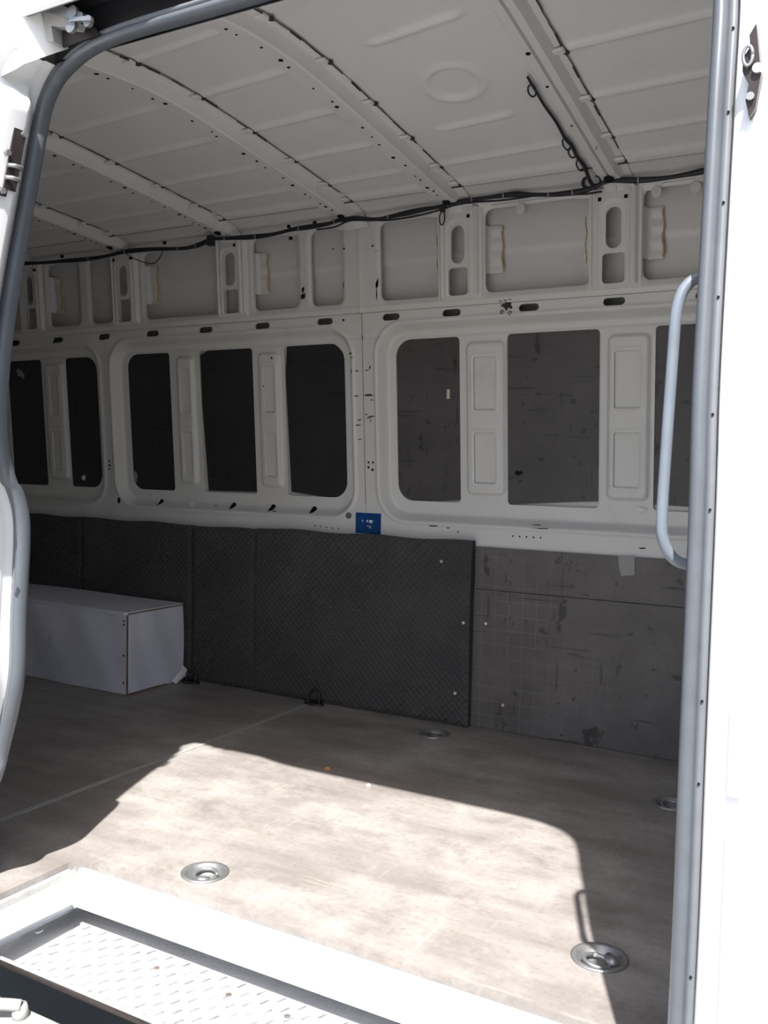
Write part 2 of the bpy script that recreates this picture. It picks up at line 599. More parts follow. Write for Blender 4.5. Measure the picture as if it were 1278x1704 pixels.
# upright ribs under each roof bow
def rib_fmap(c):
    def f(u, v):
        d = -.020 * sst((.078 - np.abs(u)) / .012)
        d += .009 * np.exp(-((np.abs(u) - .058) / .005) ** 2)
        s = sd_rr(u, v, -.043, .043, 1.50, 1.805, .04)
        d += .0035 * sst(.5 - s / .006)
        d *= sst((v - 1.532) / .02)
        return (u + c, yw(v) + d - .004, v)
    return f


def rib_sdf(u, v):
    return np.minimum(sd_rr(u, v, -.0255, .0255, 1.657, 1.787, .0252), sd_rr(u, v, -.037, .037, 1.548, 1.643, .012))


for i, c in enumerate(RIBS):
    rb = sheet('wall_rib', -.086, .086, 1.535, 1.846, .004, rib_fmap(c), M['paint'], wall, rib_sdf, (0, .008, 0))
    # wings that tie the rib to the outer skin
    def wing(u, v, c=c):
        return (u + c, yw(v) - .004 + .052 * sst((u - .080) / .016) + .002 * np.sin(v * 130) * (u > .1), v)
    sheet('rib_wing', .080, .142, 1.626, 1.788, .006, wing, M['paint'], rb, None, (0, .004, 0), border=True)
    def wingl(u, v, c=c):
        return (u + c, yw(v) - .004 + .052 * sst((-u - .080) / .014), v)
    sheet('rib_wing', -.112, -.080, 1.626, 1.792, .006, wingl, M['paint'], rb)
    for sgn, xe, w in ((1, .1425, .0042), (-1, -.1115, .0022)):
        rows = []
        for k in range(25):
            z = 1.632 + (1.782 - 1.632) * k / 24
            ww = w * (.55 + .45 * math.sin(k * .9 + i + sgn) ** 2)
            dx = .0025 * math.sin(k * .5 + i)
            y = yw(z) + .046
            rows.append([(c + xe - ww + dx, y, z), (c + xe + dx, y - .004, z), (c + xe + ww + dx, y + .001, z)])
        MB().grid(rows).build('glue_bead', M['amber'], rb, smooth=True)

# narrow mullion scars and the roof side rail
RAILP = [(3.020, 1.830), (3.010, 1.846), (2.992, 1.860), (2.955, 1.877), (2.920, 1.887), (2.884, 1.892)]
_t = np.linspace(0, 1, len(RAILP))
_ry, _rz = np.array([p[0] for p in RAILP]), np.array([p[1] for p in RAILP])


def rail_map(u, v):
    y, z = np.interp(v, _t, _ry), np.interp(v, _t, _rz)
    s = np.full_like(u, 9.)
    for a, b in ((-1.33, -1.02), (-.75, -.45), (-1.77, -1.56), (-2.33, -2.20), (-2.10, -1.95), (-2.92, -2.56), (-3.52, -3.16)):
        s = np.minimum(s, sd_rr(u, v * .17, a, b, -.06, .075, .04))
    d = .009 * sst(.5 - s / .016)
    return (u, y + d * .6, z + d * .8)


sheet('roof_rail', X_L, X_R, 0, 1, .02, rail_map, M['paint'], wall)
# make that rail smoother along its profile: a second strip closes the joint to the roof skin
MB().tube([(X_L, 2.8875, 1.8835), (X_R, 2.8875, 1.8835)], .0022, 6).build('rail_seam', M['sealant'], wall)
sq = MB()
for x in (-1.82, -1.516, -1.397, -2.429, -2.16, -2.04, -2.80, -3.0, -3.10, -3.42, -3.62, -1.21, -.83, -.63, -.95):
    sq.box(x - .0055, x + .0055, 2.985, 2.995, 1.8525, 1.8635)
for x in (-.85, -.935, -1.40, -2.43, -2.155, -3.0, -3.10, -3.61, -3.72):
    sq.box(x - .0055, x + .0055, yw(1.822) - .026, yw(1.822) - .016, 1.808, 1.819)
tag(sq.build('clip_holes', M['dark_hole'], wall), kind='stuff')
for x in (-1.214, -.640, -.76, -2.67, -.50):
    MB().add(*(lambda n: ([(x + .016 * math.cos(a) , yw(1.81) - .006 + o, 1.822 + .020 * math.sin(a) * (1 if math.sin(a) < 0 else .8)) for o in (0, .002) for a in [2 * math.pi * k / n for k in range(n)]],
        [tuple(range(n)), tuple(range(n, 2 * n))[::-1]] + [(k, (k + 1) % n, n + (k + 1) % n, n + k) for k in range(n)]))(16)).build('hanger_tab', M['paint'], wall)

# infill boards behind the window openings
INF = []
for i, (a, b, r1, r2) in enumerate(OPEN):
    zb = OZ[0] - .012
    zt = OZ[1] + .01
    grey = i < 3
    m = MB()
    y0 = 3.10 + .042 + .006
    def yb(z): return float(yw(z)) + .047
    zl, zh = zb, zb
    if i == 1: zl, zh = .812, .836
    if i == 2: zl, zh = .832, .826
    if i == 0: zl, zh = .800, .822
    if i == 4: zl, zh = .818, .820
    if i == 5: zl, zh = .826, .800
    pts = [(a - .012, zl), (b + .012, zh), (b + .012, zt), (a - .012, zt)]
    if i == 5: pts = [(a + .012, .826), (b - .06, .806), (b + .006, .85), (b + .012, 1.36), (b - .05, 1.412), (a + .012, 1.412), (a + .002, 1.31)]
    if i == 4: pts = [(a + .02, zl), (b + .012, zh), (b + .012, zt), (a + .07, zt), (a + .004, 1.396), (a + .004, 1.2)]
    n = len(pts)
    m.add([(x, yb(z), z) for x, z in pts] + [(x, yb(z) + .006, z) for x, z in pts],
          [tuple(range(n)), tuple(range(n, 2 * n))[::-1]] + [(k, (k + 1) % n, n + (k + 1) % n, n + k) for k in range(n)])
    o = m.build('infill_board', M['infill_grey' if grey else 'infill_black'], wall)
    INF.append(o)
    # pale sheet behind, seen where the board is cut short
    MB().add([(a - .02, float(yw(.78)) + .058, .78), (b + .02, float(yw(.78)) + .058, .78), (b + .02, float(yw(1.44)) + .058, 1.44), (a - .02, float(yw(1.44)) + .058, 1.44)], [(0, 1, 2, 3)]).build('backing_sheet', M['skin'], wall)


def blob(cx, cz, rx, rz_, y, n=18, jag=.3, seed=1):
    r = random.Random(seed)
    P = []
    for k in range(n):
        a = 2 * math.pi * k / n
        q = 1 + r.uniform(-jag, jag)
        P.append((cx + rx * q * math.cos(a), cz + rz_ * q * math.sin(a)))
    m = MB()
    m.add([(x, y(z), z) for x, z in P] + [(x, y(z) + .003, z) for x, z in P],
          [tuple(range(n)), tuple(range(n, 2 * n))[::-1]] + [(k, (k + 1) % n, n + (k + 1) % n, n + k) for k in range(n)])
    return m


yb1 = lambda z: float(yw(z)) + .0455
blob(-3.835, 1.352, .024, .022, yb1, jag=.45, seed=4).build('glue_residue', M['tape'], INF[7])
blob(-3.44, .853, .012, .012, yb1, jag=.3, seed=5).build('glue_residue', M['paper'], INF[6])
blob(-3.105, .868, .010, .026, yb1, jag=.4, seed=6).build('glue_residue', M['tape'], INF[3])
MB().box(-1.524, -1.512, yb1(1.21), yb1(1.21) + .002, 1.192, 1.226).build('paper_label', M['cream'], INF[0])
blob(-1.243, .925, .016, .009, yb1, jag=.4, seed=8).build('scuff_patch', M['dark_hole'], INF[1])

# plywood lining at the bottom right
for z0, z1, dx in ((.001, .5035, 0), (.505, .657, .002)):
    MB().box(-1.385 + dx, X_R - .002, 3.086, 3.097, z0, z1, .0015).build('lining_board', M['board'], wall)
lb = [o for o in wall.children if o.name.startswith('lining_board')]
sc = [(-1.333, .382), (-1.259, .096)]
for x, z in sc:
    MB().disc((x, 3.0845, z), (0, 1, 0), .0055, .002, 10).build('screw', M['zinc'], lb[0])
MB().box(-1.38, X_R, 3.098, 3.104, -.04, .64).build('board_light_block', M['chassis'], wall)  # dark sheet added behind the lining to block light leaking through the gaps
# rear lining behind the blankets
MB().box(X_L, -1.388, 3.092, 3.098, .002, .64).build('lining_board', M['board'], wall)

# torn bracket hole and scuffs on the pillar
tb = blob(-1.268, 1.503, .017, .012, lambda z: float(yw(z)) - .003, jag=.45, seed=11)
for (dx, dz) in ((-.020, .022), (-.004, .024), (.014, .026), (-.016, -.020), (.014, -.026)):
    tb.tube([(-1.268 + dx + .006 * math.cos(a), float(yw(1.503)) - .003, 1.503 + dz + .006 * math.sin(a)) for a in [k * math.pi / 4 for k in range(8)]], .0016, 5)
tb.build('torn_hole', M['black'], wall)
sf = MB()
for (x, z, w, h) in ((-1.888, 1.206, .034, .004), (-1.838, 1.208, .036, .005), (-1.818, 1.19, .010, .003), (-1.874, 1.115, .018, .003), (-1.882, 1.095, .020, .003),
                     (-1.825, 1.128, .028, .003), (-1.832, 1.122, .020, .002), (-1.842, 1.135, .010, .002), (-1.824, 1.112, .004, .010), (-1.876, 1.04, .012, .003), (-1.822, 1.315, .008, .014),
                     (-1.835, 1.302, .022, .002), (-1.880, 1.30, .016, .002), (-1.902, 1.30, .003, .012), (-1.90, 1.35, .008, .002),
                     (-1.784, 1.62, .008, .030), (-1.786, 1.58, .003, .03), (-1.93, 1.62, .003, .024), (-2.115, 1.595, .020, .014), (-2.118, 1.618, .010, .018),
                     (-1.56, .722, .04, .003), (-1.50, .718, .012, .002), (-1.46, .706, .004, .006), (-.79, .687, .022, .003), (-2.62, .752, .010, .005), (-2.30, .745, .02, .003), (-1.13, .735, .05, .002), (-1.16, .745, .03, .002)):
    yy = float(yw(z)) - (.0035 if z > 1.514 else .0015) + float(wall_depth(np.array([x]), np.array([z]))[0]) * (z < 1.5)
    for s in range(3):
        ox, oz = random.uniform(-.25, .25) * w, random.uniform(-.4, .4) * h
        ww, hh = w * random.uniform(.35, .65), max(.0018, h * random.uniform(.35, .7))
        sf.add([(x + ox - ww, yy, z + oz), (x + ox - ww * .3, yy, z + oz - hh), (x + ox + ww, yy, z + oz - hh * .4), (x + ox + ww * .7, yy, z + oz + hh)], [(0, 1, 2, 3)])
tag(sf.build('scuff_marks', M['sealant'], wall), kind='stuff')
dh = MB()
for (x, z, r) in ((-1.837, .953, .004), (-1.818, .953, .004), (-1.838, .934, .0045), (-1.82, .925, .005), (-1.935, 1.493, .0045), (-1.80, 1.755, .004), (-1.785, 1.735, .002), (-1.925, 1.757, .004), (-1.975, 1.76, .003),
                  (-2.30, 1.367, .004), (-2.345, 1.255, .003), (-3.215, .936, .004), (-3.215, .916, .005), (-3.218, .9, .004), (-1.905, 1.366, .004)):
    yy = float(yw(z)) - .002 + float(wall_depth(np.array([x]), np.array([z]))[0]) * (z < 1.5)
    dh.disc((x, yy, z), (0, 1, 0), r, .001, 8)
for k in range(5):
    dh.disc((-2.09 + .028 * k, 3.0985, .697 - .002 * k), (0, 1, 0), .0025, .001, 8)
    dh.disc((-1.245 + .026 * k, 3.0985, .702), (0, 1, 0), .003, .001, 8)
tag(dh.build('drilled_holes', M['dark_hole'], wall), kind='stuff')
MB().disc((-2.741, float(yw(.757)) + .012, .757), (0, 1, .4), .0125, .002, 16).build('hole_plug', M['paint'], wall)
MB().disc((-1.932, 3.099, .744), (0, 1, 0), .0125, .003, 16).build('hole_plug', M['rubber_strip'], wall)
bt = blob(-.805, .812, .020, .008, lambda z: float(yw(z)) + .036, jag=.3, seed=21)
bt.build('peeled_tape', M['paper'], wall)

# ---- roof -------------------------------------------------------------------------
BOWS = [(-.825, True), (-1.384, False), (-1.812, False), (-2.392, False), (-2.985, False), (-3.59, False)]
SWAGE = [1.57, 1.82, 2.075, 2.31, 2.53, 2.73]
ceil = thing('ceiling', (0, 0, 0), 'white painted steel roof of the van with cross bows', kind='structure')
EDGES = [X_R] + [b[0] for b in BOWS] + [X_L]


def roof_z(x, y):
    z = zx(x, y)
    for i in range(len(EDGES) - 1):
        hi = EDGES[i] - (.10 if i else 0)
        lo = EDGES[i + 1]
        if i == 1:
            hi = EDGES[i] - .13
        win = sst((x - lo) / .012) * sst((hi - x) / .012)
        for ys in SWAGE:
            w = win
            if i == 1 and ys == 2.31:
                continue
            if i == 1 and ys == 2.075:
                w = sst((x + 1.275) / .04) * sst((-.985 - x) / .04)
            if i == 1 and ys == 2.53:
                w = sst((x + 1.31) / .04) * sst((-1.035 - x) / .04)
            if i == 1 and ys == 1.82:
                w = sst((x + 1.275) / .04) * sst((-.985 - x) / .04)
            z = z - .0105 * w * np.exp(-((y - ys) / .011) ** 2)
        z = z - .010 * win * sst((y - 2.835) / .03)
    r = np.hypot(x + 1.143, y - 2.331)
    z = z - .007 * np.exp(-((r - .080) / .012) ** 2) + .004 * sst((.072 - r) / .012)
    return z


sheet('roof_skin', X_L, X_R, 1.352, 2.886, .0085, lambda u, v: (u, v, roof_z(u, v)), M['paint_roof'], ceil)


def bow_path(xc):
    P = []
    for k in range(34):
        y = 1.345 + (2.90 - 1.345) * k / 33
        P.append((y, float(zx(xc, y))))
    P += [(2.930, 1.884), (2.958, 1.872), (2.982, 1.858), (3.000, 1.842), (3.010, 1.825)]
    return P


for bi, (xr, wide) in enumerate(BOWS):
    BP = bow_path(xr - .06)
    def zr_(y, xr=xr): return float(zx(xr - .06, y))
    if wide:
        prof = [(0, .002), (-.019, .003), (-.023, .007), (-.030, .028), (-.033, .032), (-.053, .032), (-.057, .020), (-.061, .020), (-.064, .030), (-.088, .031), (-.091, .028), (-.094, .006), (-.097, .003), (-.100, .002)]
        hx = (-.078,)
    else:
        prof = [(0, .002), (-.024, .003), (-.030, .008), (-.038, .037), (-.043, .041), (-.093, .041), (-.098, .037), (-.106, .008), (-.112, .003), (-.132, .002)]
        hx = (-.068,)
    rows = []
    for k, (y, z) in enumerate(BP):
        a, b = BP[max(k - 1, 0)], BP[min(k + 1, len(BP) - 1)]
        ty, tz = b[0] - a[0], b[1] - a[1]
        L = math.hypot(ty, tz)
        ny, nz = tz / L, -ty / L          # towards the inside
        f = 1.0 if y < 2.90 else max(.35, 1 - (y - 2.90) / .13)
        rows.append([(xr + px, y + ny * d * f, z + nz * d * f) for px, d in prof])
    bow = MB().grid(rows).build('roof_bow', M['paint'], ceil, smooth=True)
    me = bow.data
    me.set_sharp_from_angle(angle=math.radians(35))
    # black sealant along the front flange, broken and uneven
    sl = MB()
    for k in range(0, 31):
        if random.random() < .04: continue
        (y, z), (y2, z2) = BP[k], BP[k + 1]
        w = random.choice((.0009, .0011, .0013, .0016, .0026))
        sl.tube([(xr + random.uniform(-.001, .0015), y, z - .0045), (xr + random.uniform(-.001, .0015), y2, z2 - .0045)], w, 5)
    sl.build('sealant_bead', M['sealant'], bow)
    # spot-welded tabs where the swages meet the flange
    for ys in SWAGE + [2.87]:
        z = zr_((ys))
        tab = MB().box(xr - .026, xr + .004, ys - .022, ys + .002, z - .0115, z - .002, .003).build('flange_tab', M['paint'], bow, smooth=False)
        MB().disc((xr + .003, ys + .009, z - .006), (0, 0, 1), .008, .003, 8).build('tab_gap', M['sealant'], tab)
    # punched holes in the bottom face
    hm = MB()
    ys_h = [1.45, 1.52, 1.60, 1.67, 1.75, 1.79, 1.88, 1.96, 2.0, 2.12, 2.2, 2.23, 2.36, 2.42, 2.47, 2.56, 2.62, 2.70, 2.73, 2.79, 2.82, 2.855]
    if wide: ys_h = [1.7, 2.0, 2.25, 2.4, 2.6]
    for j, y in enumerate(ys_h):
        z = zr_((y)) - (.0315 if wide else .0415)
        slope = (zr_(y + .01) - zr_(y - .01)) / .02
        r = (.0032, .0045, .0065, .004)[(j * 7 + bi) % 4]
        hm.disc((xr + hx[0] + random.uniform(-.006, .006), y, z), (0, -slope, 1), r, .001, 10)
    if not wide:
        hm.disc((xr - .068, 2.925, 1.848), (0, .35, 1), .014, .001, 16, 1.0)
    else:
        hm.disc((xr - .062, 2.925, 1.853), (0, .35, 1), .016, .001, 16, 1.0)
    tag(hm.build('punched_holes', M['dark_hole'], bow), kind='stuff')
    # lap joint near the wall end
    y = 2.72
    jp = MB()
    z = zr_((y))
    jp.tube([(xr - .031, y, z - .010), (xr - .0395, y + .004, z - .037), (xr - .044, y + .006, z - .0415)], .0012, 5)
    jp.build('lap_joint', M['sealant'], bow)

# ---- wall behind the cable: the cable harness -------------------------------------
CAB = [(-4.25, 2.985, 1.842), (-3.723, 2.985, 1.841), (-3.52, 2.984, 1.832), (-3.36, 2.984, 1.827), (-3.21, 2.984, 1.822), (-3.09, 2.984, 1.826), (-2.99, 2.983, 1.833), (-2.84, 2.984, 1.829), (-2.67, 2.984, 1.816), (-2.585, 2.984, 1.822),
       (-2.515, 2.98, 1.836), (-2.43, 2.982, 1.833), (-2.31, 2.983, 1.826), (-2.21, 2.983, 1.826), (-2.115, 2.983, 1.835), (-2.035, 2.983, 1.836), (-1.955, 2.983, 1.839), (-1.90, 2.981, 1.846),
       (-1.835, 2.981, 1.844), (-1.745, 2.983, 1.832), (-1.65, 2.983, 1.838), (-1.57, 2.983, 1.844), (-1.50, 2.981, 1.846), (-1.455, 2.979, 1.849), (-1.38, 2.979, 1.854), (-1.295, 2.982, 1.856), (-1.215, 2.983, 1.855),
       (-1.165, 2.983, 1.848), (-1.08, 2.983, 1.838), (-1.0, 2.982, 1.836), (-.945, 2.980, 1.842), (-.89, 2.976, 1.856), (-.80, 2.978, 1.846), (-.72, 2.981, 1.843), (-.64, 2.981, 1.846), (-.60, 2.981, 1.849), (-.565, 2.981, 1.846), (-.35, 2.982, 1.842), (.10, 2.982, 1.84)]
cab = thing('cable_harness', (-2.0, 2.98, 1.84), 'black taped cable harness strung along the top of the far wall', 'cable')
path = catmull([(x, y - .026, z + .0) for x, y, z in CAB], 6)
rad = [.0085 + .0016 * math.sin(i * .37) for i in range(len(path))]
MB().tube(path, rad, 8).build('main_loom', M['cable'], cab, smooth=True)
p2 = catmull([(x + .03, y - .030, z - .011 - .006 * math.sin(i * 1.3)) for i, (x, y, z) in enumerate(CAB) if -2.1 < x < -.9], 6)
MB().tube(p2, .0035, 6).build('loose_wire', M['cable'], cab, smooth=True)
p3 = catmull([(-2.99, 2.955, 1.826), (-2.93, 2.95, 1.795), (-2.86, 2.948, 1.772), (-2.815, 2.948, 1.768), (-2.785, 2.948, 1.79), (-2.77, 2.952, 1.822)], 8)
MB().tube(p3, .002, 6).build('loose_wire', M['cable'], cab, smooth=True)
# branch running up beside the front roof bow
br = [(-.945, 2.957, 1.846), (-.945, 2.915, 1.855)] + [(-.948 + dx, y, float(zx(-.948, y)) - .011) for y, dx in ((2.865, 0), (2.80, -.003), (2.744, .002), (2.688, -.003), (2.60, .001), (2.514, -.002), (2.437, 0), (2.37, .002))]
MB().tube(catmull(br, 6), [.0065 - .00006 * i for i in range(6 * (len(br) - 1) + 1)], 7).build('branch_loom', M['cable'], cab, smooth=True)
for (yy, s) in ((2.84, 1), (2.76, .8), (2.71, 1), (2.42, .7)):
    zz = float(zx(-.93, yy)) - .016
    MB().tube([(-.952 + .009 * math.cos(a), yy + .028 * s * math.sin(a), zz - .004 + .009 * math.cos(a + 1)) for a in [k * math.pi / 6 for k in range(13)]], .0026, 6).build('wire_loop', M['cable'], cab, smooth=True)
MB().tube([(-.95 + .03 * math.cos(a), 2.955, 1.862 + .022 * math.sin(a)) for a in [k * math.pi / 8 for k in range(17)]], .006, 6).build('wire_loop', M['cable'], cab, smooth=True)
MB().tube([(-1.48 + .010 * math.cos(a), 2.952, 1.805 + .024 * math.sin(a)) for a in [k * math.pi / 6 for k in range(13)]], .0026, 6).build('wire_loop', M['cable'], cab, smooth=True)
MB().box(-1.488, -1.470, 2.948, 2.958, 1.826, 1.842, .002).build('wire_plug', M['black'], cab)
MB().box(-2.535, -2.505, 2.945, 2.968, 1.812, 1.852, .004).build('wire_plug', M['black'], cab)
for x in (-3.2, -2.99, -2.70, -2.60, -2.44, -2.30, -2.09, -1.93, -1.70, -1.455, -1.37, -1.255, -1.10, -1.01, -.80):
    k = min(range(len(path)), key=lambda i: abs(path[i].x - x))
    p = path[k]
    MB().tube([p + Vector((-.002, 0, 0)), p + Vector((.002, 0, 0))], rad[k] + .0016, 8).build('cable_tie', M['tape'], cab)

# ---- end walls and near wall (close the load space) ---------------------------------
wl = MB()
wl.box(X_L - .03, X_L, 1.2, 3.2, -.02, 2.05)
tag(wl.build('wall_left', M['paint']), 'white steel rear end of the load space', kind='structure')
wr = MB()
wr.box(X_R, X_R + .03, 1.2, 3.2, -.02, 2.05)
tag(wr.build('wall_right', M['paint']), 'white steel bulkhead at the front of the load space', kind='structure')

# seal centre line round the door opening
SL = [(-1.735, 1.22, -.05), (-1.725, 1.262, .06), (-1.70, 1.288, .17), (-1.65, 1.290, .278), (-1.622, 1.282, .334), (-1.590, 1.282, .429), (-1.573, 1.283, .507), (-1.573, 1.287, .618), (-1.573, 1.292, .704),
      (-1.573, 1.296, .790), (-1.573, 1.292, .839), (-1.573, 1.277, .882), (-1.573, 1.263, .901), (-1.573, 1.2445, .967), (-1.573, 1.240, 1.043), (-1.573, 1.254, 1.187), (-1.573, 1.280, 1.333),
      (-1.575, 1.311, 1.472), (-1.618, 1.377, 1.632), (-1.612, 1.388, 1.688), (-1.590, 1.395, 1.729), (-1.536, 1.384, 1.746), (-1.483, 1.374, 1.755), (-1.414, 1.364, 1.758), (-1.310, 1.354, 1.755), (-1.20, 1.347, 1.7505),
      (-1.00, 1.345, 1.750), (-.60, 1.345, 1.750), (-.42, 1.345, 1.747), (-.345, 1.342, 1.732), (-.298, 1.338, 1.70), (-.272, 1.330, 1.65), (-.262, 1.315, 1.56), (-.260, 1.296, 1.44), (-.259, 1.275, 1.25), (-.257, 1.25, 1.05), (-.254, 1.240, .90),
      (-.255, 1.240, .60), (-.255, 1.240, .38), (-.257, 1.240, .18), (-.258, 1.240, .0), (-.258, 1.240, -.10)]
def shift(p):
    x, y, z = p
    if x > -1.25: return p
    k = 1.04 if z < 1.55 else 1.04 - .035 * min(1, (z - 1.55) / .19)
    if z > 1.60: k = 1.008
    if z < .32: k = 1.022
    return (x * k, y * k, .95 + (z - .95) * k)
SL = [shift(p) for p in SL]
SLs = catmull(SL, 5)


def path_frames(P):
    out = []
    for i, p in enumerate(P):
        T = P[min(i + 1, len(P) - 1)] - P[max(i - 1, 0)]
        n = Vector((-T.z, 0, T.x)).normalized()    # out of the opening
        out.append((p, n))
    return out


FR = path_frames(SLs)
seal = thing('door_seal', (-1.585, 1.24, 0), 'grey rubber door seal running round the side door opening', 'door seal')
rows, rows2, rows3 = [], [], []
for p, n in FR:
    left = p.x < -1.2 and p.z < 1.62
    c = p + n * .010 + Vector((0, -.010, 0))
    rows.append([c + n * (.011 * math.cos(a)) + Vector((0, .017 * math.sin(a), 0)) for a in [2 * math.pi * k / 14 for k in range(15)]])
    e = p + n * .020 + Vector((0, -.010, 0))
    rows2.append([e + Vector((0, -.006, 0)), e + n * .004 + Vector((0, -.010, 0)), e + n * .009 + Vector((0, -.010, 0)), e + n * .011 + Vector((0, -.004, 0))])
MB().grid(rows).build('seal_bulb', M['rubber'], seal, smooth=True)
MB().grid(rows2).build('seal_lip', M['rubber_strip'], seal, smooth=True)
dots = MB()
for z in (1.52, 1.40, 1.28, 1.15, 1.02, .88, .66, .53, .30, .17):
    k = min((i for i in range(len(SLs)) if SLs[i].x > -.4), key=lambda i: abs(SLs[i].z - z))
    p, n = FR[k]
    dots.disc(p + n * .027 + Vector((0, -.021, 0)), (0, 1, 0), .0018, .001, 8)
tag(dots.build('vent_holes', M['dark_hole'], seal), kind='stuff')

# body sheet round the opening: jamb return, outer skin, inner lining
near = thing('wall_near', (0, 0, 0), 'white near side of the van body round the side door', kind='structure')
iL = [i for i, (p, n) in enumerate(FR) if p.x < -1.592 and p.z < 1.75]
iLall = [i for i, (p, n) in enumerate(FR) if p.x < -1.47 and p.z < 1.76]
rows = []
for i in iL:
    p, n = FR[i]
    w = float(sst((p.z - .89) / .06)) * (1 - float(sst((p.z - 1.655) / .06)))
    pa = [(.022, .012), (.026, -.006), (.030, -.020), (.030, -.045), (.026, -.052), (.030, -.10), (.040, -.175), (.060, -.190), (.40, -.20)]
    pb = [(.022, .012), (.027, -.006), (.029, -.020), (.010, -.040), (-.042, -.084), (-.046, -.092), (-.040, -.175), (.0, -.190), (.40, -.20)]
    rows.append([p + n * (a0 * (1 - w) + a1 * w) + Vector((0, b0 * (1 - w) + b1 * w, 0)) for (a0, b0), (a1, b1) in zip(pa, pb)])
MB().grid(rows).build('rear_pillar', M['body'], near, smooth=True).data.set_sharp_from_angle(angle=math.radians(40))
rows = []
for i in iLall:
    p, n = FR[i]
    rows.append([p + n * .018 + Vector((0, .0, 0)), p + n * .05 + Vector((0, .008, 0)), Vector((-2.0, p.y + .05, p.z)), Vector((X_L, p.y + .05, p.z))])
MB().grid(rows).build('rear_lining', M['paint'], near)
MB().box(X_L, -1.78, 1.10, 1.14, -.25, 1.86).build('rear_side_panel', M['body'], near)
iR = [i for i, (p, n) in enumerate(FR) if p.x > -.30 and p.z < 1.70]
rows, rows2 = [], []
for i in iR:
    p, n = FR[i]
    yo = 1.24 + (p.y - 1.24)
    pr = [(.020, .004), (.031, -.004), (.034, -.016), (.046, -.026), (.052, -.028), (.090, -.030), (.096, -.042), (.150, -.055), (.17, -.105), (.19, -.115), (1.4, -.13)]
    rows.append([Vector((p.x + a, p.y + b, p.z)) for a, b in pr])
    rows2.append([Vector((p.x + .02, p.y + .004, p.z)), Vector((p.x + .022, p.y + .055, p.z)), Vector((p.x + .05, p.y + .075, p.z)), Vector((X_R, p.y + .09, p.z))])
MB().grid(rows).build('front_pillar', M['body'], near, smooth=True).data.set_sharp_from_angle(angle=math.radians(40))
MB().grid(rows2).build('front_lining', M['paint'], near)
# pressed pockets on the front pillar
for (x0, x1, z0, z1) in ((-.192, -.176, .12, .50), (-.192, -.176, .545, .66)):
    MB().box(x0, x1, 1.203, 1.212, z0, z1, .004).build('pillar_pocket', M['body'], near)
# header over the opening: dark rail channel and outer lip
prof_h = [(1.374, 1.764), (1.380, 1.772), (1.378, 1.86), (1.365, 1.880), (1.325, 1.882), (1.318, 1.855)]
MB().grid([[(x, y, z) for y, z in prof_h] for x in np.linspace(-1.60, -.22, 12)]).build('rail_channel', M['black'], near)
prof_o = [(1.318, 1.856), (1.304, 1.832), (1.299, 1.830), (1.296, 1.840), (1.285, 1.90), (1.30, 1.98), (1.40, 2.06), (1.9, 2.14), (2.6, 2.1), (3.25, 1.9)]
MB().grid([[(x, y, z) for y, z in prof_o] for x in np.linspace(X_L, X_R + .6, 12)]).build('outer_roof', M['body'], near, smooth=True)
MB().tube([(-1.62, 1.307, 1.8385), (-.22, 1.307, 1.8385)], .006, 8).build('channel_edge', M['rubber_strip'], near, smooth=True)
prof_i = [(1.390, 1.772), (1.395, 1.78), (1.41, 1.80), (1.42, 1.86), (1.36, float(zr(1.36)))]
MB().grid([[(x, y, z) for y, z in prof_i] for x in np.linspace(X_L, X_R, 4)]).build('header_lining', M['paint'], near)
for sel in ((lambda p: p.x < -1.50 and p.z > 1.50), (lambda p: p.x > -.62 and p.z > 1.45)):
    rows = [[p + n * .012, p + n * .085 + Vector((0, .01, 0))] for p, n in FR if sel(p)]
    MB().grid(rows).build('corner_light_block', M['black'], near)  # black strip added between seal and header, keeps sun from leaking in
MB().grid([[(x, y, zb + (1.90 - zb) * t_) for x, y, zb in ((X_L, 1.26, 1.69), (-1.70, 1.275, 1.70), (-1.612, 1.29, 1.725), (-1.600, 1.302, 1.738), (-1.572, 1.352, 1.772), (-1.560, 1.380, 1.790))] for t_ in (0, .4, 1)]).build('cant_panel', M['body'], near)
MB().box(-.24, X_R + .6, 1.285, 1.30, 1.60, 1.90).build('cant_panel', M['body'], near)

# ---- entry step -------------------------------------------------------------------
step = thing('entry_step', (-1.0, 1.42, -.19), 'white metal entry step well with a dusty grey tray inside the door', 'step')
MB().box(-1.695, -.33, 1.531, 1.536, -.118, -.015).build('riser', M['body'], step)
MB().box(-1.702, -1.696, 1.12, 1.536, -.118, -.015).build('side_riser', M['body'], step)
MB().box(-.329, -.322, 1.12, 1.536, -.118, -.015).build('side_riser', M['body'], step)
MB().box(-1.6955, -1.690, 1.16, 1.520, -.034, -.019, .002).build('side_rail', M['alu'], step)
MB().tube(catmull([(-1.692, 1.16, -.108), (-1.692, 1.36, -.108), (-1.694, 1.515, -.112)], 5), .007, 8).build('rubber_bead', M['rubber'], step, smooth=True)


def tray_map(u, v):
    s = sd_rr(u, v, -1.80, -.25, 1.318, 1.650, .06)
    z = -.140 - .032 * sst(-s / .035)
    return (u, v, z)


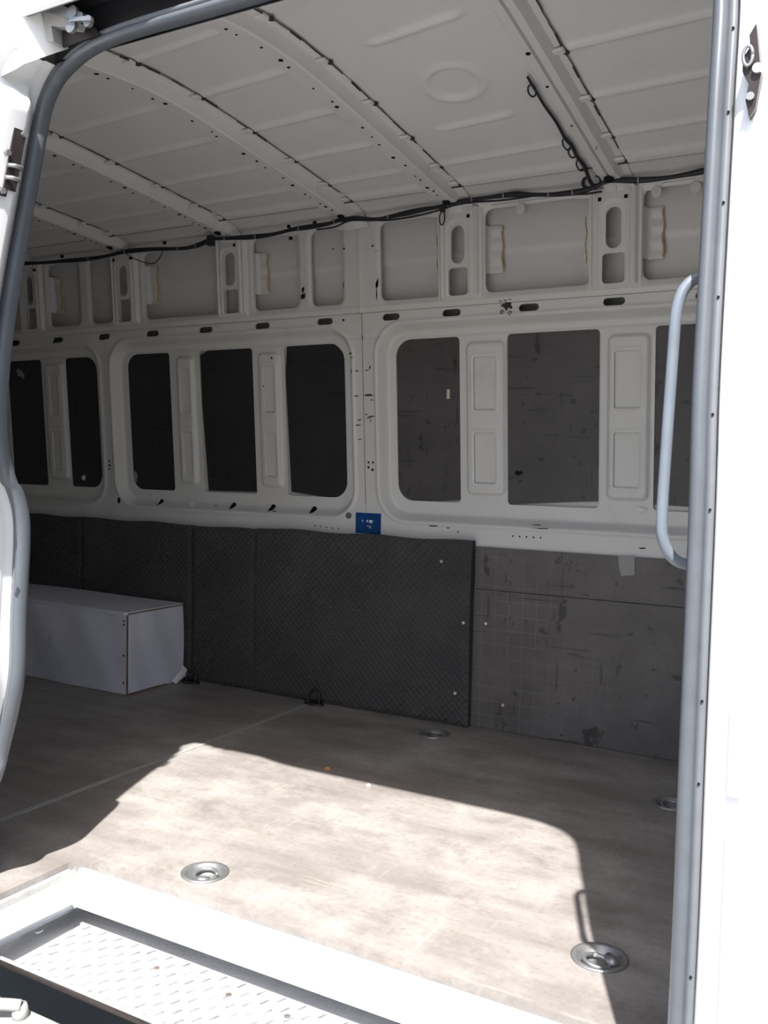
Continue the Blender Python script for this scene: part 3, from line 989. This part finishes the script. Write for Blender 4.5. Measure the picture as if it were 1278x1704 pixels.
MB().box(-1.86, -.2, 1.69, 1.70, -.30, -.03).build('back_wall', M['body'], step)
sheet('tray', -1.84, -.22, 1.300, 1.69, .01, tray_map, M['step'], step, None, (0, 0, -.004), border=True)
tr = MB()
for i in range(9):
    for j in range(26):
        x = -1.68 + j * .052 + (i % 2) * .026
        y = 1.355 + i * .024
        if x > -.3: continue
        a = 1.25
        w, d = .014, .0035
        c_, s_ = math.cos(a), math.sin(a)
        z = -.173
        V = [(x + px * c_ - py * s_, y + px * s_ + py * c_, z + pz) for pz, k in ((0, 1), (.0022, .7)) for px, py in ((-w * k, -d * k), (w * k, -d * k), (w * k, d * k), (-w * k, d * k))]
        tr.add(V, [(4, 5, 6, 7), (0, 1, 5, 4), (1, 2, 6, 5), (2, 3, 7, 6), (3, 0, 4, 7)])
tag(tr.build('tread', M['tread'], step), kind='stuff')
for (x, y) in ((-1.415, 1.503), (-1.214, 1.505), (-1.065, 1.508)):
    MB().lathe((x, y, -.172), [(.007, 0), (.007, .0015), (.004, .003), (.0, .003)], 12).build('bolt', M['rust'], step)
MB().lathe((-1.745, 1.46, -.158), [(.012, 0), (.012, .003), (.008, .003), (.007, -.004), (0, -.004)], 14).build('bolt', M['step'], step)
MB().tube([(-1.84, 1.300, -.140), (-.22, 1.300, -.140)], .006, 8).build('tray_rim', M['darksteel'], step, smooth=True)

# outer sill: dark slot and lower rail
sill = thing('door_sill', (-1.0, 1.2, -.3), 'worn metal door sill with a dark guide slot below the step', 'sill')
MB().box(-2.2, -.2, 1.277, 1.306, -.30, -.26).build('guide_slot', M['chassis'], sill)
MB().box(-2.2, -.2, 1.10, 1.276, -.215, -.192, .004).build('sill_plate', M['alu'], sill)
MB().box(-2.2, -.2, 1.10, 1.11, -.45, -.215).build('sill_skirt', M['body'], sill)
arm = thing('lower_roller_arm', (-1.56, 1.22, -.20), 'worn steel roller arm resting on the door sill by the step corner', 'roller arm')
MB().tube(catmull([(-1.70, 1.17, -.165), (-1.62, 1.195, -.160), (-1.565, 1.225, -.160), (-1.540, 1.245, -.165)], 5), .012, 8).build('arm', M['tape'], arm, smooth=True)
MB().lathe((-1.545, 1.248, -.198), [(.0, .0), (.016, .0), (.017, .02), (.013, .034), (0, .034)], 16).build('roller', M['tape'], arm, smooth=True)

# ---- blankets, box, sticker, anchors ----------------------------------------------
QP = .0265


def quilt(name, x0, x1, z0, z1, yf, label, seed, screws=()):
    q = thing(name, ((x0 + x1) / 2, yf + .02, z0), label, 'quilted panel', 'quilted panels on the far wall')
    r = random.Random(seed)
    a1, a2 = r.uniform(0, 6), r.uniform(0, 6)

    def f(u, v):
        h = np.abs(np.sin(math.pi * (u + v) / QP)) * np.abs(np.sin(math.pi * (u - v) / QP))
        ed = np.minimum(np.minimum(u - x0, x1 - u), np.minimum(v - z0, z1 - v))
        y = yf - .011 * np.sqrt(h) + .008 * (1 - sst(ed / .018)) + .004 * np.sin(u * 6 + a1) * np.sin(v * 7 + a2)
        zz = v + .003 * np.sin(u * 17 + a1) * (v > z1 - .1)
        return (u, y, zz)
    b = sheet('blanket', x0, x1, z0, z1, .0048, f, M['quilt'], q, None, (0, 3.085 - yf, 0), border=True)
    for (x, z) in screws:
        s = MB().disc((x, yf - .0135, z), (0, 1, 0), .006, .003, 10).build('screw', M['zinc'], q)
    return q


quilt('quilted_panel', -2.356, -1.384, .004, .676, 3.056, 'largest charcoal quilted panel, with screw heads, below the blue sticker', 1, ((-1.496, .599), (-1.402, .384), (-1.428, .124)))
quilt('quilted_panel', -2.692, -2.359, .004, .668, 3.064, 'narrow charcoal quilted panel between the white box and the large quilted panel', 2)
quilt('quilted_panel', -3.36, -2.698, .004, .670, 3.060, 'charcoal quilted panel rising directly behind the white box', 3)
quilt('quilted_panel', -4.05, -3.368, .004, .672, 3.060, 'dark quilted panel at the far left, beside the door seal', 4)

bx = thing('wheel_arch_box', (-3.3, 2.88, 0), 'white painted plywood box over the wheel arch, standing on the floor', 'box')
BX0, BX1, BY0, BY1, BZ = -3.90, -2.722, 2.712, 3.038, .338
def bump_f(u, v, s): return .004 * np.sin(u * 9 + s) * np.sin(v * 8 + 1) + .003 * np.sin(u * 23 + v * 14)
sheet('front_board', BX0, BX1 - .001, .002, BZ - .012, .02, lambda u, v: (u, BY0 + bump_f(u, v, 0) * sst((BX1 - u) / .06), v), M['boxboard'], bx, None, (0, .012, 0), border=True)
sheet('end_board', BY0 + .012, BY1, .002, BZ - .012, .02, lambda u, v: (BX1 + bump_f(u * 1.6, v, 2) * sst((u - BY0) / .06), u, v), M['boxboard'], bx, None, (-.012, 0, 0), border=True)
sheet('lid', BX0, BX1 + .002, BY0 - .002, BY1, .03, lambda u, v: (u, v, BZ + .003 * np.sin(u * 5)), M['boxboard'], bx, None, (0, 0, -.012), border=True)
MB().box(BX1 - .004, BX1 + .0025, BY0 - .0015, BY0 + .004, .004, BZ - .012, .001).build('corner_edge', M['boxedge'], bx)
MB().box(BX1 - .002, BX1 + .0045, BY0, BY1 - .01, BZ - .012, BZ - .007).build('lid_edge', M['boxedge'], bx)
MB().box(BX1 - .002, BX1 + .004, BY0, BY1 - .01, .001, .006).build('bottom_edge', M['boxedge'], bx)
for z in (.30, .285, .16, .05):
    MB().disc((BX1 - .016, BY0 - .004, z), (0, 1, 0), .004, .001, 8).build('nail_hole', M['dark_hole'], bx)

pp = MB()
pts = [(-2.716, 2.955, .012), (-2.712, 3.0, .048), (-2.714, 3.02, .072), (-2.706, 3.04, .048), (-2.702, 3.046, .028), (-2.704, 3.02, .020), (-2.70, 2.99, .014), (-2.70, 2.965, .002)]
pts = [(x + .008, y, z) for x, y, z in pts]
n = len(pts)
pp.add(pts + [(x - .002, y, z) for x, y, z in pts], [tuple(range(n)), tuple(range(n, 2 * n))[::-1]] + [(k, (k + 1) % n, n + (k + 1) % n, n + k) for k in range(n)])
tag(pp.build('paper_scrap', M['paper'], None, (-2.70, 3.0, .002)), 'torn white paper scrap leaning on the corner of the white box', 'paper')

sk = thing('sticker', (-1.839, 3.098, .675), 'square blue sticker with white print on the pillar above the quilting', 'sticker')
ys = 3.0985
S0x, S1x, S0z, S1z = -1.900, -1.781, .676, .760
MB().box(S0x, S1x, ys - .0016, ys - .0006, S0z, S1z).build('white_border', M['whiteprint'], sk)
MB().box(S0x + .002, S1x - .003, ys - .0022, ys - .0016, S0z + .002, S1z - .002).build('blue_field', M['blue'], sk)
def sx(u): return S0x + (u - 215) / 805 * (S1x - S0x)
def sz(v): return S1z - (v - 215) / 720 * (S1z - S0z)
def stroke(P, w, mat, name):
    m = MB()
    for (a, b) in zip(P[:-1], P[1:]):
        ax, az, bx_, bz = sx(a[0]), sz(a[1]), sx(b[0]), sz(b[1])
        L = math.hypot(bx_ - ax, bz - az)
        nx, nz = -(bz - az) / L * w / 2, (bx_ - ax) / L * w / 2
        V = [(ax + nx, az + nz), (bx_ + nx, bz + nz), (bx_ - nx, bz - nz), (ax - nx, az - nz)]
        m.prism(V, ys - .0026, ys - .0022)
    return m.build(name, mat, sk)
stroke([(320, 430), (580, 270), (580, 430)], .0016, M['blue2'], 'hexagon_line')
stroke([(300, 440), (310, 700), (560, 880), (800, 740)], .0016, M['blue2'], 'hexagon_line')
stroke([(390, 640), (560, 530)], .0016, M['blue2'], 'hexagon_line')
stroke([(680, 570), (800, 690)], .0016, M['blue2'], 'hexagon_line')
stroke([(430, 455), (430, 505), (475, 505)], .0026, M['whiteprint'], 'letter_l')
stroke([(645, 505), (745, 515)], .011, M['whiteprint'], 'van_print')
stroke([(565, 500), (612, 502)], .007, M['whiteprint'], 'van_print')
stroke([(790, 500), (850, 470), (840, 540), (790, 500)], .0016, M['blue2'], 'triangle_print')
stroke([(580, 665), (715, 672)], .0026, M['whiteprint'], 'text_line')
stroke([(640, 718), (705, 722)], .0022, M['whiteprint'], 'text_line')

tp = MB()
V = [(-.862, .657), (-.808, .660), (-.806, .598), (-.850, .592), (-.858, .62)]
tp.prism(V, 3.0835, 3.0852)
tag(tp.build('tape_strip', M['tape'], None, (-.835, 3.084, .592)), 'pale grey tape stuck at the top of the grey plywood lining', 'tape')


def anchor(x, y, rot, label, flat=True):
    a = thing('floor_anchor', (x, y, 0), label, 'anchor ring', 'lashing rings on the floor')
    R = .0555
    if flat:
        MB().lathe((x, y, 0), [(R, .0005), (R, .003), (R - .006, .0045), (R - .012, .0025), (R - .020, -.014), (R - .035, -.020), (0, -.021)], 32).build('pan', M['steel'], a, smooth=True)
        c, s = math.cos(rot), math.sin(rot)
        loc = lambda u, v, z: (x + u * c - v * s, y + u * s + v * c, z)
        MB().tube([loc(.026 * math.cos(t_), .026 * math.sin(t_) + .004, -.006 + .004 * math.sin(t_)) for t_ in [k * math.pi / 10 for k in range(21)]], .0042, 8).build('ring', M['steel'], a, smooth=True)
        m = MB()
        m.tube([loc(-.016, -.024, -.008), loc(.016, -.024, -.008)], .010, 10)
        m.build('ring_clamp', M['steel'], a, smooth=True)
    else:
        MB().lathe((x, y, 0), [(.045, 0), (.045, .006), (.034, .010), (.02, .006), (0, .006)], 24, sy=.6).build('pan', M['darksteel'], a, smooth=True)
        P = [(x - .024, y, .004), (x - .026, y + .004, .03), (x - .018, y + .008, .05), (x, y + .01, .058), (x + .018, y + .008, .05), (x + .026, y + .004, .03), (x + .024, y, .004)]
        MB().tube(catmull(P, 4), .0045, 8).build('ring', M['black'], a, smooth=True)
    return a


anchor(-1.39, 1.633, .4, 'steel lashing ring in its recessed pan in the sunlight near the step')
anchor(-.50, 1.751, 2.2, 'steel lashing ring pan on the edge of the shadow by the front pillar')
anchor(-1.448, 2.92, 1.0, 'lashing ring pan in the shade in front of the large quilted panel')
anchor(-.573, 2.681, .6, 'lashing ring pan in the shade half hidden by the front pillar')
anchor(-2.029, 3.02, 0, 'upright black lashing ring at the end of the aluminium floor strip', False)
anchor(-2.66, 3.02, 0, 'upright black lashing ring beside the corner of the white box', False)

# crumbs on the floor
def crumb(x, y, r, mat, label, seed):
    rr = random.Random(seed)
    m = MB()
    prof = [(0, 0), (r, .001), (r * 1.05, r * .5), (r * .5, r * .95), (0, r)]
    m.lathe((x, y, 0), prof, 8, sy=.7, rot=rr.uniform(0, 3))
    o = m.build('crumb', mat, None, (x, y, 0))
    for v in o.data.vertices:
        v.co.x += rr.uniform(-.2, .2) * r
        v.co.y += rr.uniform(-.2, .2) * r
    tag(o, label, 'crumb')
crumb(-1.552, 2.393, .010, M['crumb'], 'small brown crumb just inside the floor shadow edge', 1)
crumb(-1.372, 2.337, .007, M['paper'], 'tiny white chip on the floor at the shadow edge', 2)

# ---- door hardware -----------------------------------------------------------------
gh = thing('grab_handle', (-.25, 1.30, .82), 'grey-blue tubular grab handle on the front door pillar', 'handle')
GP = [(-.215, 1.318, 1.214), (-.258, 1.312, 1.2125), (-.283, 1.302, 1.197), (-.2935, 1.295, 1.165), (-.2965, 1.293, 1.10), (-.300, 1.29, .98), (-.302, 1.288, .885), (-.299, 1.290, .852), (-.286, 1.298, .828), (-.262, 1.308, .8195), (-.215, 1.318, .818)]
MB().tube(catmull(GP, 8), .0078, 14).build('bar', M['handle'], gh, smooth=True)
for z in (1.214, .818):
    MB().lathe((-.2, 1.318, z - .010), [(0, 0), (.016, 0), (.018, .010), (.016, .020), (0, .020)], 16).build('foot', M['handle'], gh, smooth=True)

BS = 1.06
def bk(P): return [(x * BS, .95 + (z - .95) * BS) for x, z in P]
# upper roller bracket of the sliding door
rb = thing('upper_roller_bracket', (-1.52, 1.35, 1.78), 'steel roller bracket of the sliding door at the rear of the top rail', 'bracket')
MB().prism(bk([(-1.490, 1.812), (-1.478, 1.818), (-1.395, 1.775), (-1.375, 1.768), (-1.372, 1.758), (-1.392, 1.757), (-1.484, 1.794)]), 1.322, 1.336).build('arm_plate', M['steel'], rb)
MB().prism(bk([(-1.494, 1.796), (-1.484, 1.794), (-1.395, 1.758), (-1.40, 1.748), (-1.466, 1.766), (-1.459, 1.735), (-1.475, 1.738)]), 1.330, 1.362).build('bracket_body', M['tape'], rb)
MB().prism(bk([(-1.459, 1.765), (-1.372, 1.752), (-1.36, 1.735), (-1.459, 1.733)]), 1.352, 1.357).build('back_plate', M['darksteel'], rb)
for (x, z, r) in ((-1.398, 1.772, .013), (-1.402, 1.748, .013), (-1.358, 1.748, .011)):
    MB().disc((x * BS, 1.322, .95 + (z - .95) * BS), (0, 1, 0), r, .004, 16).build('roller', M['steel'], rb)
MB().prism(bk([(-1.40, 1.762), (-1.345, 1.752), (-1.345, 1.744), (-1.40, 1.754)]), 1.314, 1.322).build('link', M['steel'], rb)

# latch plate on the rear pillar
lp = thing('door_latch_catch', (-1.592, 1.27, 1.53), 'dark steel door catch screwed to the rear door pillar', 'latch')
xr_ = -1.590
def ypl(z): return 1.296 + (z - 1.471) * .21
m = MB()
for z0, z1, d0, d1 in ((1.46, 1.475, -.07, -.045), (1.475, 1.60, -.054, -.026)):
    V = [(xr_ + .004, ypl(z0) + d0, z0), (xr_ + .004, ypl(z0) + d1, z0), (xr_ + .004, ypl(z1) + d1, z1), (xr_ + .004, ypl(z1) + d0, z1)]
    m.add(V + [(x - .004, y, z) for x, y, z in V], [(0, 1, 2, 3), (7, 6, 5, 4), (0, 4, 5, 1), (1, 5, 6, 2), (2, 6, 7, 3), (3, 7, 4, 0)])
m.build('base_plate', M['darksteel'], lp)
for z in (1.522, 1.497):
    MB().tube([(xr_ + .004, ypl(z) - .055, z), (xr_ + .014, ypl(z) - .045, z), (xr_ + .014, ypl(z) - .030, z), (xr_ + .004, ypl(z) - .022, z)], .0045, 8).build('catch_bar', M['steel'], lp, smooth=True)
for z, d in ((1.592, -.032), (1.545, -.062), (1.468, -.058)):
    MB().disc((xr_ + .007, ypl(z) + d, z), (1, 0, 0), .006, .004, 12).build('screw', M['steel'], lp)

# striker on the front pillar
sp = thing('door_striker', (-.197, 1.27, 1.40), 'dark oily steel door striker on the front door pillar', 'striker')
def Y(z): return 1.24 + (z - .9) * .105 * 1.0
ysK = 1.262
MB().prism([(-.2075, 1.489), (-.200, 1.502), (-.196, 1.470), (-.192, 1.44), (-.197, 1.40), (-.204, 1.388), (-.209, 1.41), (-.206, 1.43), (-.214, 1.446), (-.214, 1.462), (-.206, 1.475)], ysK - .012, ysK + .01).build('plate', M['darksteel'], sp)
MB().tube([(-.2065, ysK - .014 - .010 * math.sin(a), 1.462 + .013 * math.cos(a)) if False else (-.2075 + .0055 * math.cos(a), ysK - .016, 1.4625 + .012 * math.sin(a)) for a in [k * math.pi / 8 for k in range(17)]], .0022, 8).build('eye', M['steel'], sp, smooth=True)
MB().disc((-.196, ysK - .014, 1.446), (0, 1, 0), .006, .003, 12).build('bolt', M['zinc'], sp)
MB().disc((-.203, ysK - .014, 1.413), (0, 1, 0), .005, .003, 12).build('bolt', M['steel'], sp)

# dark screw heads on the lower rear pillar
for (y, z) in ((1.232, .815), (1.226, .812)):
    MB().disc((-1.598, y, z), (1, 0, 0), .0035, .003, 8).build('pillar_screw', M['darksteel'], near)

for o in list(bpy.data.objects):
    if '_o' in o: del o['_o']
print('tris', sum(len(p.vertices) - 2 for o in bpy.data.objects if o.type == 'MESH' for p in o.data.polygons))
